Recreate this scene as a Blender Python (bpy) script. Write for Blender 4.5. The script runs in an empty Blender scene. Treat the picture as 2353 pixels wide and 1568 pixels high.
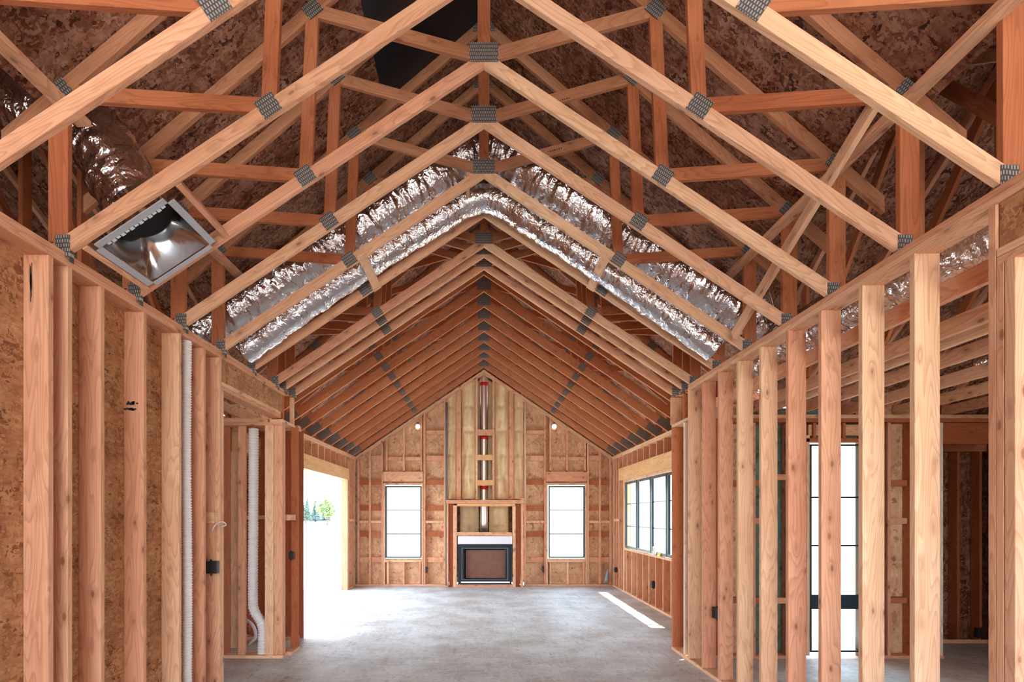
import bpy, bmesh, math, random
from mathutils import Vector, Matrix, noise
random.seed(7)
S = bpy.context.scene
C = S.collection
EYE = 1.70            # camera height; H values below are heights above the eye
F = 1277.0            # focal length in pixels of the 2353 px wide frame
# ------------------------------------------------------------------ camera
cam = bpy.data.cameras.new('camera'); cam_o = bpy.data.objects.new('camera', cam); C.objects.link(cam_o)
cam_o.location = (0, 0, EYE); cam_o.rotation_euler = (math.pi/2, 0, 0)
cam.sensor_width = 36; cam.lens = F/2353*36; cam.shift_x = 64.5/2353; cam.shift_y = 401/2353
cam.clip_start = .05; cam.clip_end = 2000
S.camera = cam_o
# ------------------------------------------------------------------ sky, sun, exposure
w = bpy.data.worlds.new('world'); S.world = w; w.use_nodes = True
wn = w.node_tree.nodes; wl = w.node_tree.links
bg = wn['Background']
tc = wn.new('ShaderNodeTexCoord'); sp = wn.new('ShaderNodeSeparateXYZ'); cr = wn.new('ShaderNodeValToRGB')
wl.new(tc.outputs['Generated'], sp.inputs[0]); wl.new(sp.outputs['Z'], cr.inputs[0]); wl.new(cr.outputs[0], bg.inputs[0])
cr.color_ramp.elements[0].position = 0.0; cr.color_ramp.elements[0].color = (1, 1, 1, 1)
cr.color_ramp.elements[1].position = .6; cr.color_ramp.elements[1].color = (.62, .78, 1, 1)
bg.inputs[1].default_value = 1.1
sun = bpy.data.lights.new('sun', 'SUN'); sun_o = bpy.data.objects.new('sun', sun); C.objects.link(sun_o)
sun.energy = 2.8; sun.angle = .009; sun.color = (1, .95, .86)
sun_o.rotation_euler = Vector((-.36, .06, -1)).to_track_quat('-Z', 'Y').to_euler()
sun_o.location = (4, 8, 12)
S.view_settings.view_transform = 'Standard'; S.view_settings.look = 'None'
S.view_settings.gamma = 1; S.view_settings.use_curve_mapping = False
S.view_settings.exposure = 3.22
S.cycles.max_bounces = 12; S.cycles.diffuse_bounces = 8; S.cycles.glossy_bounces = 5; S.cycles.sample_clamp_indirect = 8

# ------------------------------------------------------------------ materials
def newmat(name):
    m = bpy.data.materials.new(name); m.use_nodes = True
    nt = m.node_tree; b = nt.nodes['Principled BSDF']
    return m, nt, b
def nd(nt, t, **k):
    n = nt.nodes.new(t)
    for a, v in k.items(): setattr(n, a, v)
    return n
def ramp(nt, src, stops):
    r = nd(nt, 'ShaderNodeValToRGB'); e = r.color_ramp.elements
    while len(e) < len(stops): e.new(.5)
    for i, (p, c) in enumerate(stops):
        e[i].position = p; e[i].color = (*c, 1) if len(c) == 3 else c
    nt.links.new(src, r.inputs[0]); return r
def mixc(nt, fac, a, b, mode='MIX'):
    m = nd(nt, 'ShaderNodeMix', data_type='RGBA', blend_type=mode)
    if hasattr(fac, 'is_output'): nt.links.new(fac, m.inputs[0])
    else: m.inputs[0].default_value = fac
    for s, i in ((a, 6), (b, 7)):
        if hasattr(s, 'is_output'): nt.links.new(s, m.inputs[i])
        else: m.inputs[i].default_value = (*s, 1)
    return m.outputs[2]
def mathn(nt, op, a, b=0.0):
    m = nd(nt, 'ShaderNodeMath', operation=op)
    for s, i in ((a, 0), (b, 1)):
        if hasattr(s, 'is_output'): nt.links.new(s, m.inputs[i])
        else: m.inputs[i].default_value = s
    return m.outputs[0]
def vm(nt, op, a, b):
    m = nd(nt, 'ShaderNodeVectorMath', operation=op)
    for s, i in ((a, 0), (b, 1)):
        if hasattr(s, 'is_output'): nt.links.new(s, m.inputs[i])
        else: m.inputs[i].default_value = s
    return m.outputs[0]
def bump(nt, b, h, st, dist=.01):
    n = nd(nt, 'ShaderNodeBump'); n.inputs['Strength'].default_value = st; n.inputs['Distance'].default_value = dist
    nt.links.new(h, n.inputs['Height']); nt.links.new(n.outputs[0], b.inputs['Normal'])
def objvec(nt, k=37.0):
    t = nd(nt, 'ShaderNodeTexCoord'); oi = nd(nt, 'ShaderNodeObjectInfo')
    off = nd(nt, 'ShaderNodeCombineXYZ'); r = mathn(nt, 'MULTIPLY', oi.outputs['Random'], k)
    nt.links.new(r, off.inputs[0]); nt.links.new(r, off.inputs[2]); nt.links.new(mathn(nt, 'MULTIPLY', r, 1.7), off.inputs[1])
    return vm(nt, 'ADD', t.outputs['Object'], off.outputs[0]), oi
def wood(name, cA, cB, cC, knots=1.0):
    """sawn fir: the grain runs along local Z"""
    m, nt, b = newmat(name)
    v, oi = objvec(nt)
    # cathedral growth rings: rings around a far, wandering pith
    st = vm(nt, 'MULTIPLY', v, (1, 1, .10))
    n1 = nd(nt, 'ShaderNodeTexNoise'); n1.inputs['Scale'].default_value = 5; n1.inputs['Detail'].default_value = 2
    nt.links.new(st, n1.inputs['Vector'])
    # knots
    kv = vm(nt, 'MULTIPLY', v, (12, 12, 5.5))
    vo = nd(nt, 'ShaderNodeTexVoronoi'); vo.inputs['Scale'].default_value = 1.0; nt.links.new(kv, vo.inputs['Vector'])
    keep = mathn(nt, 'LESS_THAN', mathn(nt, 'ABSOLUTE', nd_sep(nt, vo.outputs['Color'])), .45)
    kd = mathn(nt, 'ADD', vo.outputs['Distance'], mathn(nt, 'MULTIPLY', mathn(nt, 'SUBTRACT', 1.0, keep), 5.0))
    kn = ramp(nt, kd, [(0, (1, 1, 1)), (.11, (.9, .9, .9)), (.18, (.3, .3, .3)), (.5, (0, 0, 0))])
    # rings value
    rv = mathn(nt, 'ADD', mathn(nt, 'MULTIPLY', n1.outputs[0], 26.0), mathn(nt, 'MULTIPLY', kn.outputs[0], 2.2))
    rs = mathn(nt, 'FRACT', rv)
    n2 = nd(nt, 'ShaderNodeTexNoise'); n2.inputs['Scale'].default_value = 1; n2.inputs['Detail'].default_value = 4
    nt.links.new(vm(nt, 'MULTIPLY', v, (170, 170, 2.5)), n2.inputs['Vector'])
    n3 = nd(nt, 'ShaderNodeTexNoise'); n3.inputs['Scale'].default_value = 1; n3.inputs['Detail'].default_value = 2
    nt.links.new(vm(nt, 'MULTIPLY', v, (8, 8, 1.4)), n3.inputs['Vector'])
    base = ramp(nt, oi.outputs['Random'], [(0, cA), (.35, cB), (.7, cC), (1, cA)]).outputs[0]
    light = mixc(nt, 1.0, base, (1.18, 1.16, 1.1), 'MULTIPLY'); dark = mixc(nt, 1.0, base, (.80, .66, .54), 'MULTIPLY')
    ring = ramp(nt, rs, [(0, (0, 0, 0)), (.55, (.25, .25, .25)), (.9, (1, 1, 1)), (1, (.1, .1, .1))])
    c = mixc(nt, mathn(nt, 'MULTIPLY', ring.outputs[0], .62), light, dark)
    c = mixc(nt, .55, c, ramp(nt, n3.outputs[0], [(.3, (.86, .72, .62)), (.7, (1.06, 1.08, 1.06))]).outputs[0], 'MULTIPLY')
    c = mixc(nt, .5, c, ramp(nt, n2.outputs[0], [(.3, (.8, .74, .68)), (.7, (1.1, 1.1, 1.1))]).outputs[0], 'MULTIPLY')
    c = mixc(nt, mathn(nt, 'MULTIPLY', kn.outputs[0], .8*knots), c, (.20, .065, .028))
    nt.links.new(c, b.inputs['Base Color']); b.inputs['Roughness'].default_value = .72
    b.inputs['Specular IOR Level'].default_value = .25
    bump(nt, b, mathn(nt, 'ADD', n2.outputs[0], rs), .10, .002)
    return m
def nd_sep(nt, col):
    s = nd(nt, 'ShaderNodeSeparateColor'); nt.links.new(col, s.inputs[0]); return s.outputs[0]
def osb(name, c1, c2, c3, dk, sc=1.0, rough=.75, edge=.5):
    m, nt, b = newmat(name)
    t = nd(nt, 'ShaderNodeTexCoord'); v = t.outputs['Object']
    nz = nd(nt, 'ShaderNodeTexNoise'); nz.inputs['Scale'].default_value = 3*sc; nt.links.new(v, nz.inputs['Vector'])
    cols = []; ds = []
    for k, (rot, s3) in enumerate((((.1, .2, .5), (34, 7, 12)), ((.3, 1.0, 2.0), (8, 36, 13)), ((.9, .4, 1.2), (36, 12, 6)))):
        mp = nd(nt, 'ShaderNodeMapping'); mp.inputs['Rotation'].default_value = rot
        mp.inputs['Scale'].default_value = [q*sc for q in s3]; nt.links.new(v, mp.inputs['Vector'])
        dn = nd(nt, 'ShaderNodeTexNoise'); dn.inputs['Scale'].default_value = 14*sc; nt.links.new(v, dn.inputs['Vector'])
        dv = vm(nt, 'ADD', mp.outputs[0], vm(nt, 'MULTIPLY', dn.outputs['Color'], (.32, .32, .32)))
        vo = nd(nt, 'ShaderNodeTexVoronoi'); vo.inputs['Scale'].default_value = 1; nt.links.new(dv, vo.inputs['Vector'])
        cols.append(nd_sep(nt, vo.outputs['Color'])); ds.append(vo.outputs['Distance'])
    sel = nd(nt, 'ShaderNodeTexNoise'); sel.inputs['Scale'].default_value = 26*sc; nt.links.new(v, sel.inputs['Vector'])
    f1 = ramp(nt, sel.outputs[0], [(.46, (0, 0, 0)), (.48, (1, 1, 1))]).outputs[0]
    f2 = ramp(nt, sel.outputs[0], [(.56, (0, 0, 0)), (.58, (1, 1, 1))]).outputs[0]
    val = mixc(nt, f2, mixc(nt, f1, cols[0], cols[1]), cols[2]); dd = mixc(nt, f2, mixc(nt, f1, ds[0], ds[1]), ds[2])
    c = ramp(nt, val, [(0, dk), (.12, c3), (.45, c1), (.75, c2), (1, c1)]).outputs[0]
    c = mixc(nt, edge, c, ramp(nt, dd, [(.35, (1, 1, 1)), (.85, (.45, .36, .3))]).outputs[0], 'MULTIPLY')
    c = mixc(nt, .5, c, ramp(nt, nz.outputs[0], [(.34, (.62, .48, .40)), (.62, (1.12, 1.12, 1.12))]).outputs[0], 'MULTIPLY')
    nt.links.new(c, b.inputs['Base Color']); b.inputs['Roughness'].default_value = rough
    b.inputs['Specular IOR Level'].default_value = .25
    bump(nt, b, dd, .35, .004)
    return m
def simple(name, col, rough=.6, metal=0, bscale=None, bst=.2, vary=None):
    m, nt, b = newmat(name)
    b.inputs['Base Color'].default_value = (*col, 1); b.inputs['Roughness'].default_value = rough; b.inputs['Metallic'].default_value = metal
    if bscale:
        t = nd(nt, 'ShaderNodeTexCoord'); n = nd(nt, 'ShaderNodeTexNoise'); n.inputs['Scale'].default_value = bscale
        n.inputs['Detail'].default_value = 4
        nt.links.new(t.outputs['Object'], n.inputs['Vector']); bump(nt, b, n.outputs[0], bst)
        if vary:
            nt.links.new(ramp(nt, n.outputs[0], [(.3, vary), (.7, col)]).outputs[0], b.inputs['Base Color'])
    return m
WOOD = wood('sawn_fir', (.64, .37, .245), (.67, .42, .285), (.62, .325, .22))
PALE = wood('pale_fir', (.71, .48, .33), (.73, .50, .35), (.69, .44, .31))
SHADEW = wood('shade_red_fir', (.40, .14, .065), (.44, .17, .085), (.38, .125, .058), .7)  # redder, darker copy of the fir; shade is put into its colour
FARW = wood('far_truss_fir', (.52, .225, .115), (.55, .26, .14), (.49, .20, .10), .6)
DIMW = wood('attic_shade_fir', (.44, .215, .13), (.48, .25, .155), (.40, .185, .105), .9)  # fir copy darkened so the attic's dimness sits in the colour
PINE = wood('bright_pine', (.72, .47, .24), (.70, .45, .24), (.72, .48, .27), .3)
GREY = wood('whitened_fir', (.78, .72, .66), (.78, .72, .66), (.78, .72, .66), .3)
OSB = osb('osb_sheathing', (.50, .255, .125), (.60, .34, .18), (.40, .185, .085), (.22, .09, .04), 1.15, .75, .4)
OSBR = osb('osb_roof_deck', (.30, .145, .088), (.44, .25, .175), (.19, .06, .03), (.06, .018, .012), 1.15, .7, .75)  # deck colour lowered to carry the attic shade
OSBT = osb('tan_board_sheathing', (.72, .47, .28), (.78, .53, .34), (.64, .39, .23), (.40, .20, .11), .45, .8, .4)
FLOORM = osb('subfloor_dusty', (.64, .67, .65), (.68, .71, .69), (.58, .60, .58), (.47, .48, .45), .55, .62, .25)
GREEN = osb('green_sheathing', (.10, .22, .19), (.16, .28, .22), (.20, .20, .13), (.04, .08, .06), .5)
def foil_mat():
    m, nt, b = newmat('foil'); b.inputs['Metallic'].default_value = 1
    b.inputs['Base Color'].default_value = (.70, .69, .71, 1); b.inputs['Roughness'].default_value = .15
    t = nd(nt, 'ShaderNodeTexCoord'); n = nd(nt, 'ShaderNodeTexNoise'); n.inputs['Scale'].default_value = 16; n.inputs['Detail'].default_value = 2
    n.inputs['Distortion'].default_value = 1.5
    nt.links.new(t.outputs['Object'], n.inputs['Vector']); bump(nt, b, n.outputs[0], .55, .02)
    return m
FOIL = foil_mat()
def plate_mat():
    m, nt, b = newmat('galvanised_plate')
    t = nd(nt, 'ShaderNodeTexCoord'); 
    br = nd(nt, 'ShaderNodeTexBrick'); br.inputs['Scale'].default_value = 1
    br.inputs['Color1'].default_value = (.46, .45, .43, 1); br.inputs['Color2'].default_value = (.38, .37, .355, 1); br.inputs['Mortar'].default_value = (.10, .09, .085, 1)
    br.inputs['Mortar Size'].default_value = .004; br.inputs['Brick Width'].default_value = .014; br.inputs['Row Height'].default_value = .026; br.offset = .5
    sw = nd(nt, 'ShaderNodeSeparateXYZ'); cb = nd(nt, 'ShaderNodeCombineXYZ'); nt.links.new(t.outputs['Object'], sw.inputs[0])
    nt.links.new(sw.outputs[0], cb.inputs[0]); nt.links.new(sw.outputs[2], cb.inputs[1]); nt.links.new(cb.outputs[0], br.inputs['Vector'])
    nt.links.new(br.outputs[0], b.inputs['Base Color']); b.inputs['Metallic'].default_value = .3; b.inputs['Roughness'].default_value = .5
    bump(nt, b, br.outputs[1], .6, .003)
    return m
PLATE = plate_mat()
STEEL = simple('bright_steel', (.85, .86, .88), .36, 1)
GALV = simple('galvanised_sheet', (.55, .57, .58), .14, 1, 3, .15)
FLANGE = simple('grey_flange', (.45, .46, .49), .45, .3)
BLACK = simple('black_plastic', (.012, .012, .014), .5)
DARKIN = simple('dark_interior', (.006, .006, .007), .8)
FRAME = simple('dark_window_frame', (.012, .035, .05), .35)
FIREB = simple('dark_fireplace_metal', (.003, .012, .02), .7)
CARD = simple('brown_cardboard', (.20, .09, .06), .7, 0, 9, .1, (.16, .07, .05))
WHITE = simple('white_plastic', (.78, .78, .76), .4)
WHITEB = simple('white_board', (.75, .77, .82), .6)
BULB = simple('white_globe', (.92, .90, .88), .3); BULB.node_tree.nodes['Principled BSDF'].inputs['Emission Color'].default_value = (1, .96, .92, 1); BULB.node_tree.nodes['Principled BSDF'].inputs['Emission Strength'].default_value = .25
RED = simple('red_band', (.65, .01, .02), .45)
INSUL = simple('yellow_insulation', (.82, .66, .40), .95, 0, 12, .5, (.74, .56, .31))
MEMB = simple('dark_blue_membrane', (.006, .012, .02), .35, 0, 6, .3)
BLUE = simple('sky_light_sheet', (.05, .33, .62), .35)  # blue that imitates sky light
WIRE = simple('grey_cable', (.16, .17, .19), .5)
WIREW = simple('pale_cable', (.7, .68, .62), .5)
YEL = simple('yellow_plastic', (.8, .75, .05), .4)
GROUND = simple('dry_pale_field', (.62, .58, .50), .9, 0, .6, .2, (.55, .50, .40))
CONIF = simple('conifer_green', (.02, .045, .055), .8)
LEAF = simple('light_leaves', (.14, .22, .08), .8)
BARK = simple('bark', (.10, .07, .05), .9)
INK = simple('dark_stamp_ink', (.03, .035, .035), .8)
def glass_mat():
    m, nt, b = newmat('window_glass')
    o = nt.nodes['Material Output']; tr = nd(nt, 'ShaderNodeBsdfTransparent'); tr.inputs[0].default_value = (.93, .97, .98, 1)
    gl = nd(nt, 'ShaderNodeBsdfGlossy'); gl.inputs['Roughness'].default_value = .02
    fr = nd(nt, 'ShaderNodeFresnel'); fr.inputs[0].default_value = 1.45
    mx = nd(nt, 'ShaderNodeMixShader'); ge = nd(nt, 'ShaderNodeNewGeometry'); nt.links.new(mathn(nt, 'MULTIPLY', mathn(nt, 'MULTIPLY', fr.outputs[0], .6), mathn(nt, 'SUBTRACT', 1.0, ge.outputs['Backfacing'])), mx.inputs[0]); nt.links.new(tr.outputs[0], mx.inputs[1]); nt.links.new(gl.outputs[0], mx.inputs[2])
    nt.links.new(mx.outputs[0], o.inputs[0]); return m
GLASS = glass_mat()

# ------------------------------------------------------------------ helpers
def Z(h): return EYE + h
def tag(o, label=None, cat=None, group=None, kind=None):
    if label: o['label'] = label
    if cat: o['category'] = cat
    if group: o['group'] = group
    if kind: o['kind'] = kind
    return o
def empty(name, loc=(0, 0, 0), **k):
    o = bpy.data.objects.new(name, None); C.objects.link(o); o.location = loc; o.empty_display_size = .1
    return tag(o, **k)
def link(name, me, mat, parent=None, M=None):
    o = bpy.data.objects.new(name, me); C.objects.link(o)
    if mat: me.materials.append(mat)
    if parent: o.parent = parent
    if M is not None: o.matrix_local = M
    return o
def from_bm(name, bm, mat, parent=None, M=None, smooth=False):
    me = bpy.data.meshes.new(name); bm.normal_update(); bm.to_mesh(me); bm.free()
    if smooth:
        for p in me.polygons: p.use_smooth = True
    return link(name, me, mat, parent, M)
def basis(o, z, x):
    z = Vector(z).normalized(); x = Vector(x); x = (x - z*x.dot(z)).normalized(); y = z.cross(x)
    M = Matrix.Identity(4)
    for i in range(3): M[i][0] = x[i]; M[i][1] = y[i]; M[i][2] = z[i]; M[i][3] = o[i]
    return M
def prism(name, pts, ext, ldir, mat, parent=None, bev=.002):
    """polygon pts (parent space) swept along ext; grain along ldir = local Z"""
    pts = [Vector(p) for p in pts]; ext = Vector(ext); o = pts[0]
    M = basis(o, ldir, ext); Mi = M.inverted()
    bm = bmesh.new(); a = [bm.verts.new(Mi @ p) for p in pts]; b = [bm.verts.new(Mi @ (p+ext)) for p in pts]
    bm.faces.new(a); bm.faces.new(b[::-1]); n = len(pts)
    for i in range(n): bm.faces.new((a[i], b[i], b[(i+1) % n], a[(i+1) % n]))
    bmesh.ops.recalc_face_normals(bm, faces=bm.faces)
    if bev: bmesh.ops.bevel(bm, geom=bm.edges[:], offset=bev, segments=1, affect='EDGES', clamp_overlap=True)
    return from_bm(name, bm, mat, parent, M)
def box(name, a, b, mat, parent=None, bev=.002, axis=None):
    """axis-aligned timber from corner a to corner b, its grain on the longest side"""
    a = Vector(a); b = Vector(b); d = [abs(b[i]-a[i]) for i in range(3)]
    L = axis if axis is not None else d.index(max(d))
    lo = Vector([min(a[i], b[i]) for i in range(3)]); hi = Vector([max(a[i], b[i]) for i in range(3)])
    e = (L+1) % 3; u = (L+2) % 3
    def P(i, j):
        v = [0, 0, 0]; v[e] = lo[e]; v[u] = hi[u] if j else lo[u]; v[L] = hi[L] if i else lo[L]; return Vector(v)
    ex = [0, 0, 0]; ex[e] = hi[e]-lo[e]; ld = [0, 0, 0]; ld[L] = 1
    return prism(name, [P(0, 0), P(1, 0), P(1, 1), P(0, 1)], ex, ld, mat, parent, bev)
def boxes(name, bl, mat, parent=None, M=None):
    """several boxes as one mesh"""
    bm = bmesh.new()
    for (a, b) in bl:
        r = bmesh.ops.create_cube(bm, size=1)
        for v in r['verts']:
            v.co = Vector([(a[i]+b[i])/2 + v.co[i]*abs(b[i]-a[i]) for i in range(3)])
    return from_bm(name, bm, mat, parent, M)
def member(name, p, q, dep, th, mat, parent, y0=None, e=0.0, bev=.002):
    """truss member in the XZ plane from p to q (centre line), depth dep, thickness th in Y, centred on Y=0"""
    p = Vector((p[0], 0, p[1])); q = Vector((q[0], 0, q[1])); d = (q-p).normalized(); n = Vector((-d.z, 0, d.x))*dep/2
    y = Vector((0, -th/2 if y0 is None else y0, 0)); p = p-d*e; q = q+d*e
    return prism(name, [p+n+y, q+n+y, q-n+y, p-n+y], (0, th, 0), d, mat, parent, bev)
def beam(name, p, q, wd, th, side, mat, parent=None, bev=.002):
    """free timber p->q, width wd along 'side', thickness th"""
    p = Vector(p); q = Vector(q); d = (q-p).normalized(); s = Vector(side); s = (s-d*s.dot(d)).normalized(); n = d.cross(s)
    a = s*wd/2; b = n*th/2
    return prism(name, [p-a-b, q-a-b, q+a-b, p+a-b], n*th, d, mat, parent, bev)
def frames(path):
    P = [Vector(p) for p in path]; T = [(P[min(i+1, len(P)-1)]-P[max(i-1, 0)]).normalized() for i in range(len(P))]
    n = T[0].orthogonal().normalized(); out = []
    for i, t in enumerate(T):
        n = (n-t*n.dot(t)).normalized(); out.append((P[i], t, n, t.cross(n)))
    return out
def smooth_path(pts, ds):
    P = [Vector(p) for p in pts]; P = [2*P[0]-P[1]]+P+[2*P[-1]-P[-2]]; out = []
    for i in range(1, len(P)-2):
        n = max(2, int((P[i+1]-P[i]).length/ds))
        for k in range(n):
            t = k/n; a, b, c, d = P[i-1:i+3]
            out.append(.5*((2*b)+(c-a)*t+(2*a-5*b+4*c-d)*t*t+(3*b-a-3*c+d)*t**3))
    out.append(P[-2]); return out
def tube(name, pts, rad, mat, parent=None, ds=.02, n=16, mod=None, smooth=True, caps=True):
    path = smooth_path(pts, ds); fr = frames(path); bm = bmesh.new(); rings = []; s = 0
    o = path[0].copy()
    for i, (p, t, a, b) in enumerate(fr):
        if i: s += (p-fr[i-1][0]).length
        ring = []
        for k in range(n):
            th = 2*math.pi*k/n; r = rad*(mod(s, th) if mod else 1)
            ring.append(bm.verts.new(p+(a*math.cos(th)+b*math.sin(th))*r-o))
        rings.append(ring)
    for i in range(len(rings)-1):
        for k in range(n):
            bm.faces.new((rings[i][k], rings[i][(k+1) % n], rings[i+1][(k+1) % n], rings[i+1][k]))
    if caps: bm.faces.new(rings[0][::-1]); bm.faces.new(rings[-1])
    bmesh.ops.recalc_face_normals(bm, faces=bm.faces)
    return from_bm(name, bm, mat, parent, Matrix.Translation(o), smooth)
def foilmod(seed, amp=.12):
    def f(s, th):
        v = Vector((math.cos(th)*.8, math.sin(th)*.8+seed, s*17))
        a = noise.noise(v); v2 = Vector((math.cos(th)*2.4+seed, math.sin(th)*2.4, s*38)); b = noise.noise(v2)
        return 1 + amp*(abs(a)*1.4-.3) + amp*.45*b + .03*math.sin(s*2*math.pi/.3)
    return f
def corr(pitch, amp):
    return lambda s, th: 1 + amp*(1 if (s/pitch) % 1 < .5 else -1)
def copy_tree(o, parent=None):
    c = o.copy(); C.objects.link(c); c.parent = parent
    for ch in list(o.children): copy_tree(ch, c)
    return c
# ------------------------------------------------------------------ dimensions
XL, XR = -2.42, 2.38          # inner faces of the near side walls
W6 = .14                      # stud depth
PT = 1.526                    # top of the near wall plates (above the eye)
XF = 3.095                    # half width of the far room
D = 13.4                      # far wall
FZ = -EYE
# ------------------------------------------------------------------ floor, ground
fl = boxes('floor', [((-6.8, -6.2, -.28), (6.8, 13.6, 0))], FLOORM); tag(fl, kind='structure')
gb = bmesh.new()
gx = [-400, -120, -40, -8, 8, 40, 120, 400]; gy = [-60, -7, 14, 40, 80, 125, 200, 400]
vv = [[gb.verts.new((x, y, -.35 + (0 if y <= 125 else (y-125)*.012))) for x in gx] for y in gy]
for i in range(len(gy)-1):
    for j in range(len(gx)-1): gb.faces.new((vv[i][j], vv[i][j+1], vv[i+1][j+1], vv[i+1][j]))
gr = from_bm('ground', gb, GROUND); tag(gr, kind='structure')

# ------------------------------------------------------------------ near side walls
def S_(par, x0, x1, y, h0, h1, mat=None, th=.038, name='stud'):
    return box(name, (x0, y, Z(h0)), (x1, y+th, Z(h1)), mat or WOOD, par)
BP = FZ+.038
wl_ = empty('wall_left', (0, 0, 0), kind='structure')
lx0, lx1 = XL-W6, XL
for y in (.3, .74, 1.18, 1.62, 2.06, 3.508, 3.95, 4.41, 4.80):
    S_(wl_, lx0, lx1, y, BP, 1.45, PALE if y in (4.41,) else WOOD)
S_(wl_, lx0, lx1, 3.087, BP, 1.45, WOOD); S_(wl_, lx0+.02, lx1, 3.23, BP, 1.45, WOOD)
S_(wl_, lx0, lx1, 5.09, BP, 1.45, WOOD); S_(wl_, lx0, lx1, 5.132, BP, 1.16, PALE)
S_(wl_, lx0+.01, lx1-.01, 5.0, -.07, .03, PALE, .085, 'blocking')
box('top_plate', (lx0, .2, Z(1.450)), (lx1, 6.76, Z(1.487)), WOOD, wl_)
box('top_plate', (lx0, .2, Z(1.489)), (lx1-.003, 6.76, Z(1.526)), WOOD, wl_)
box('bottom_plate', (lx0, .2, 0), (lx1, 5.17, .038), WOOD, wl_)
box('header_panel', (lx1-.045, 5.13, Z(1.238)), (lx1-.012, 6.74, Z(1.449)), OSB, wl_)
box('header_plate', (lx0, 5.13, Z(1.199)), (lx1, 6.62, Z(1.237)), PALE, wl_)
box('header_plate', (lx0, 5.13, Z(1.160)), (lx1, 6.62, Z(1.197)), WOOD, wl_)
box('osb_sheathing', (lx0-.012, .2, 0), (lx0-.001, 5.17, Z(1.526)), OSB, wl_)
# scuffs and lumber stamps
for (x, y, h, ww, hh) in ((-2.50, 3.948, .80, .075, .028), (-2.51, 3.948, .755, .085, .018), (-2.515, 3.085, 1.30, .012, .17)):
    bm = bmesh.new()
    for k in range(10):
        a = x-ww/2+ww*random.random(); r = bmesh.ops.create_cube(bm, size=1)
        hh2 = hh*random.uniform(.4, 1.0); w2 = ww*random.uniform(.1, .25); hz = h+hh*random.uniform(-.3, .3)
        for v in r['verts']: v.co = Vector((a+v.co.x*w2, y+v.co.y*.001, Z(hz)+v.co.z*hh2))
    s_ = from_bm('ink_stamp', bm, INK, wl_); tag(s_, label='smudged black grading stamp on a stud')

wr_ = empty('wall_right', (0, 0, 0), kind='structure')
rx0, rx1 = XR, XR+W6
for i, y in enumerate((3.07, 3.495, 3.92, 4.345, 4.77, 5.20, 5.62, 6.04, 6.45)):
    S_(wr_, rx0, rx1, y, BP, 1.45, (PALE, PALE, WOOD, WOOD, PALE, PALE, WOOD, WOOD, PALE)[i])
S_(wr_, rx0, rx1, 2.585, BP, 1.45, WOOD); S_(wr_, rx0, rx1, 2.545, BP, 1.16, WOOD); S_(wr_, rx0, rx1, 2.49, BP, 1.16, PALE, .05)
for y in (.3, .34): S_(wr_, rx0, rx1, y, BP, 1.16, PALE)
box('top_plate', (rx0, .2, Z(1.450)), (rx1, 6.49, Z(1.487)), PALE, wr_)
box('top_plate', (rx0+.003, .2, Z(1.489)), (rx1, 6.49, Z(1.526)), WOOD, wr_)
box('bottom_plate', (rx0, 2.49, 0), (rx1, 7.05, .038), PALE, wr_)
box('header_panel', (rx0+.012, .2, Z(1.238)), (rx0+.045, 2.58, Z(1.449)), OSB, wr_)
box('header_plate', (rx0, .2, Z(1.199)), (rx1, 2.58, Z(1.237)), PALE, wr_)
box('header_plate', (rx0, .2, Z(1.160)), (rx1, 2.58, Z(1.197)), WOOD, wr_)
S_(wr_, rx0+.01, rx1-.02, 6.62, BP, 1.11, GREY); S_(wr_, rx0, rx1, 7.01, BP, 1.11, SHADEW)
box('top_plate', (rx0, 6.49, Z(1.112)), (rx1, 7.05, Z(1.149)), PALE, wr_)
S_(wr_, rx0, rx1, 7.06, 1.152, 1.5, WOOD); S_(wr_, rx0, rx1, 6.62, 1.152, 1.45, SHADEW)
# cross walls closing the gap to the wider far room
wc = empty('wall_cross_right', (0, 0, 0), kind='structure')
for x in (2.62, 3.0): box('stud', (x, 6.92, .038), (x+.038, 7.05, Z(1.11)), SHADEW, wc)
box('top_plate', (2.525, 6.92, Z(1.112)), (3.09, 7.05, Z(1.149)), WOOD, wc)
box('bottom_plate', (2.525, 6.92, 0), (3.09, 7.05, .038), WOOD, wc)
wcl = empty('wall_cross_left', (0, 0, 0), kind='structure')
S_(wcl, -2.61, -2.505, 6.62, BP, 1.11, PALE, .14); S_(wcl, -2.50, -2.40, 6.62, BP, 1.11, WOOD, .10)
box('stud', (-2.44, 7.02, .038), (-2.35, 7.06, Z(1.11)), SHADEW, wcl)
box('blocking', (-2.44, 6.80, Z(-.06)), (-2.37, 7.0, Z(.01)), PALE, wcl)
box('stud', (-2.93, 6.62, .038), (-2.84, 6.66, Z(1.07)), WOOD, wcl)
for x, m_ in ((-3.12, SHADEW), (-3.22, SHADEW), (-3.55, WOOD), (-3.95, WOOD), (-4.4, WOOD), (-4.9, WOOD)):
    box('stud', (x, 6.62, .038), (x+.038, 6.76, Z(1.07)), m_, wcl)
box('top_plate', (-5.6, 6.60, Z(1.072)), (-2.40, 6.76, Z(1.11)), WOOD, wcl)
box('top_plate', (-5.6, 6.61, Z(1.112)), (-2.57, 6.75, Z(1.158)), WOOD, wcl)
box('top_plate', (-2.56, 6.63, Z(1.112)), (-2.40, 7.07, Z(1.149)), PALE, wcl)
box('bottom_plate', (-5.6, 6.60, 0), (-2.39, 6.76, .038), PALE, wcl)
box('bottom_plate', (-2.45, 6.77, 0), (-2.34, 7.07, .038), WOOD, wcl)
S_(wcl, -2.47, -2.42, 7.06, 1.152, 1.5, WOOD); S_(wcl, -2.56, -2.42, 6.70, 1.152, 1.449, SHADEW)
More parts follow.
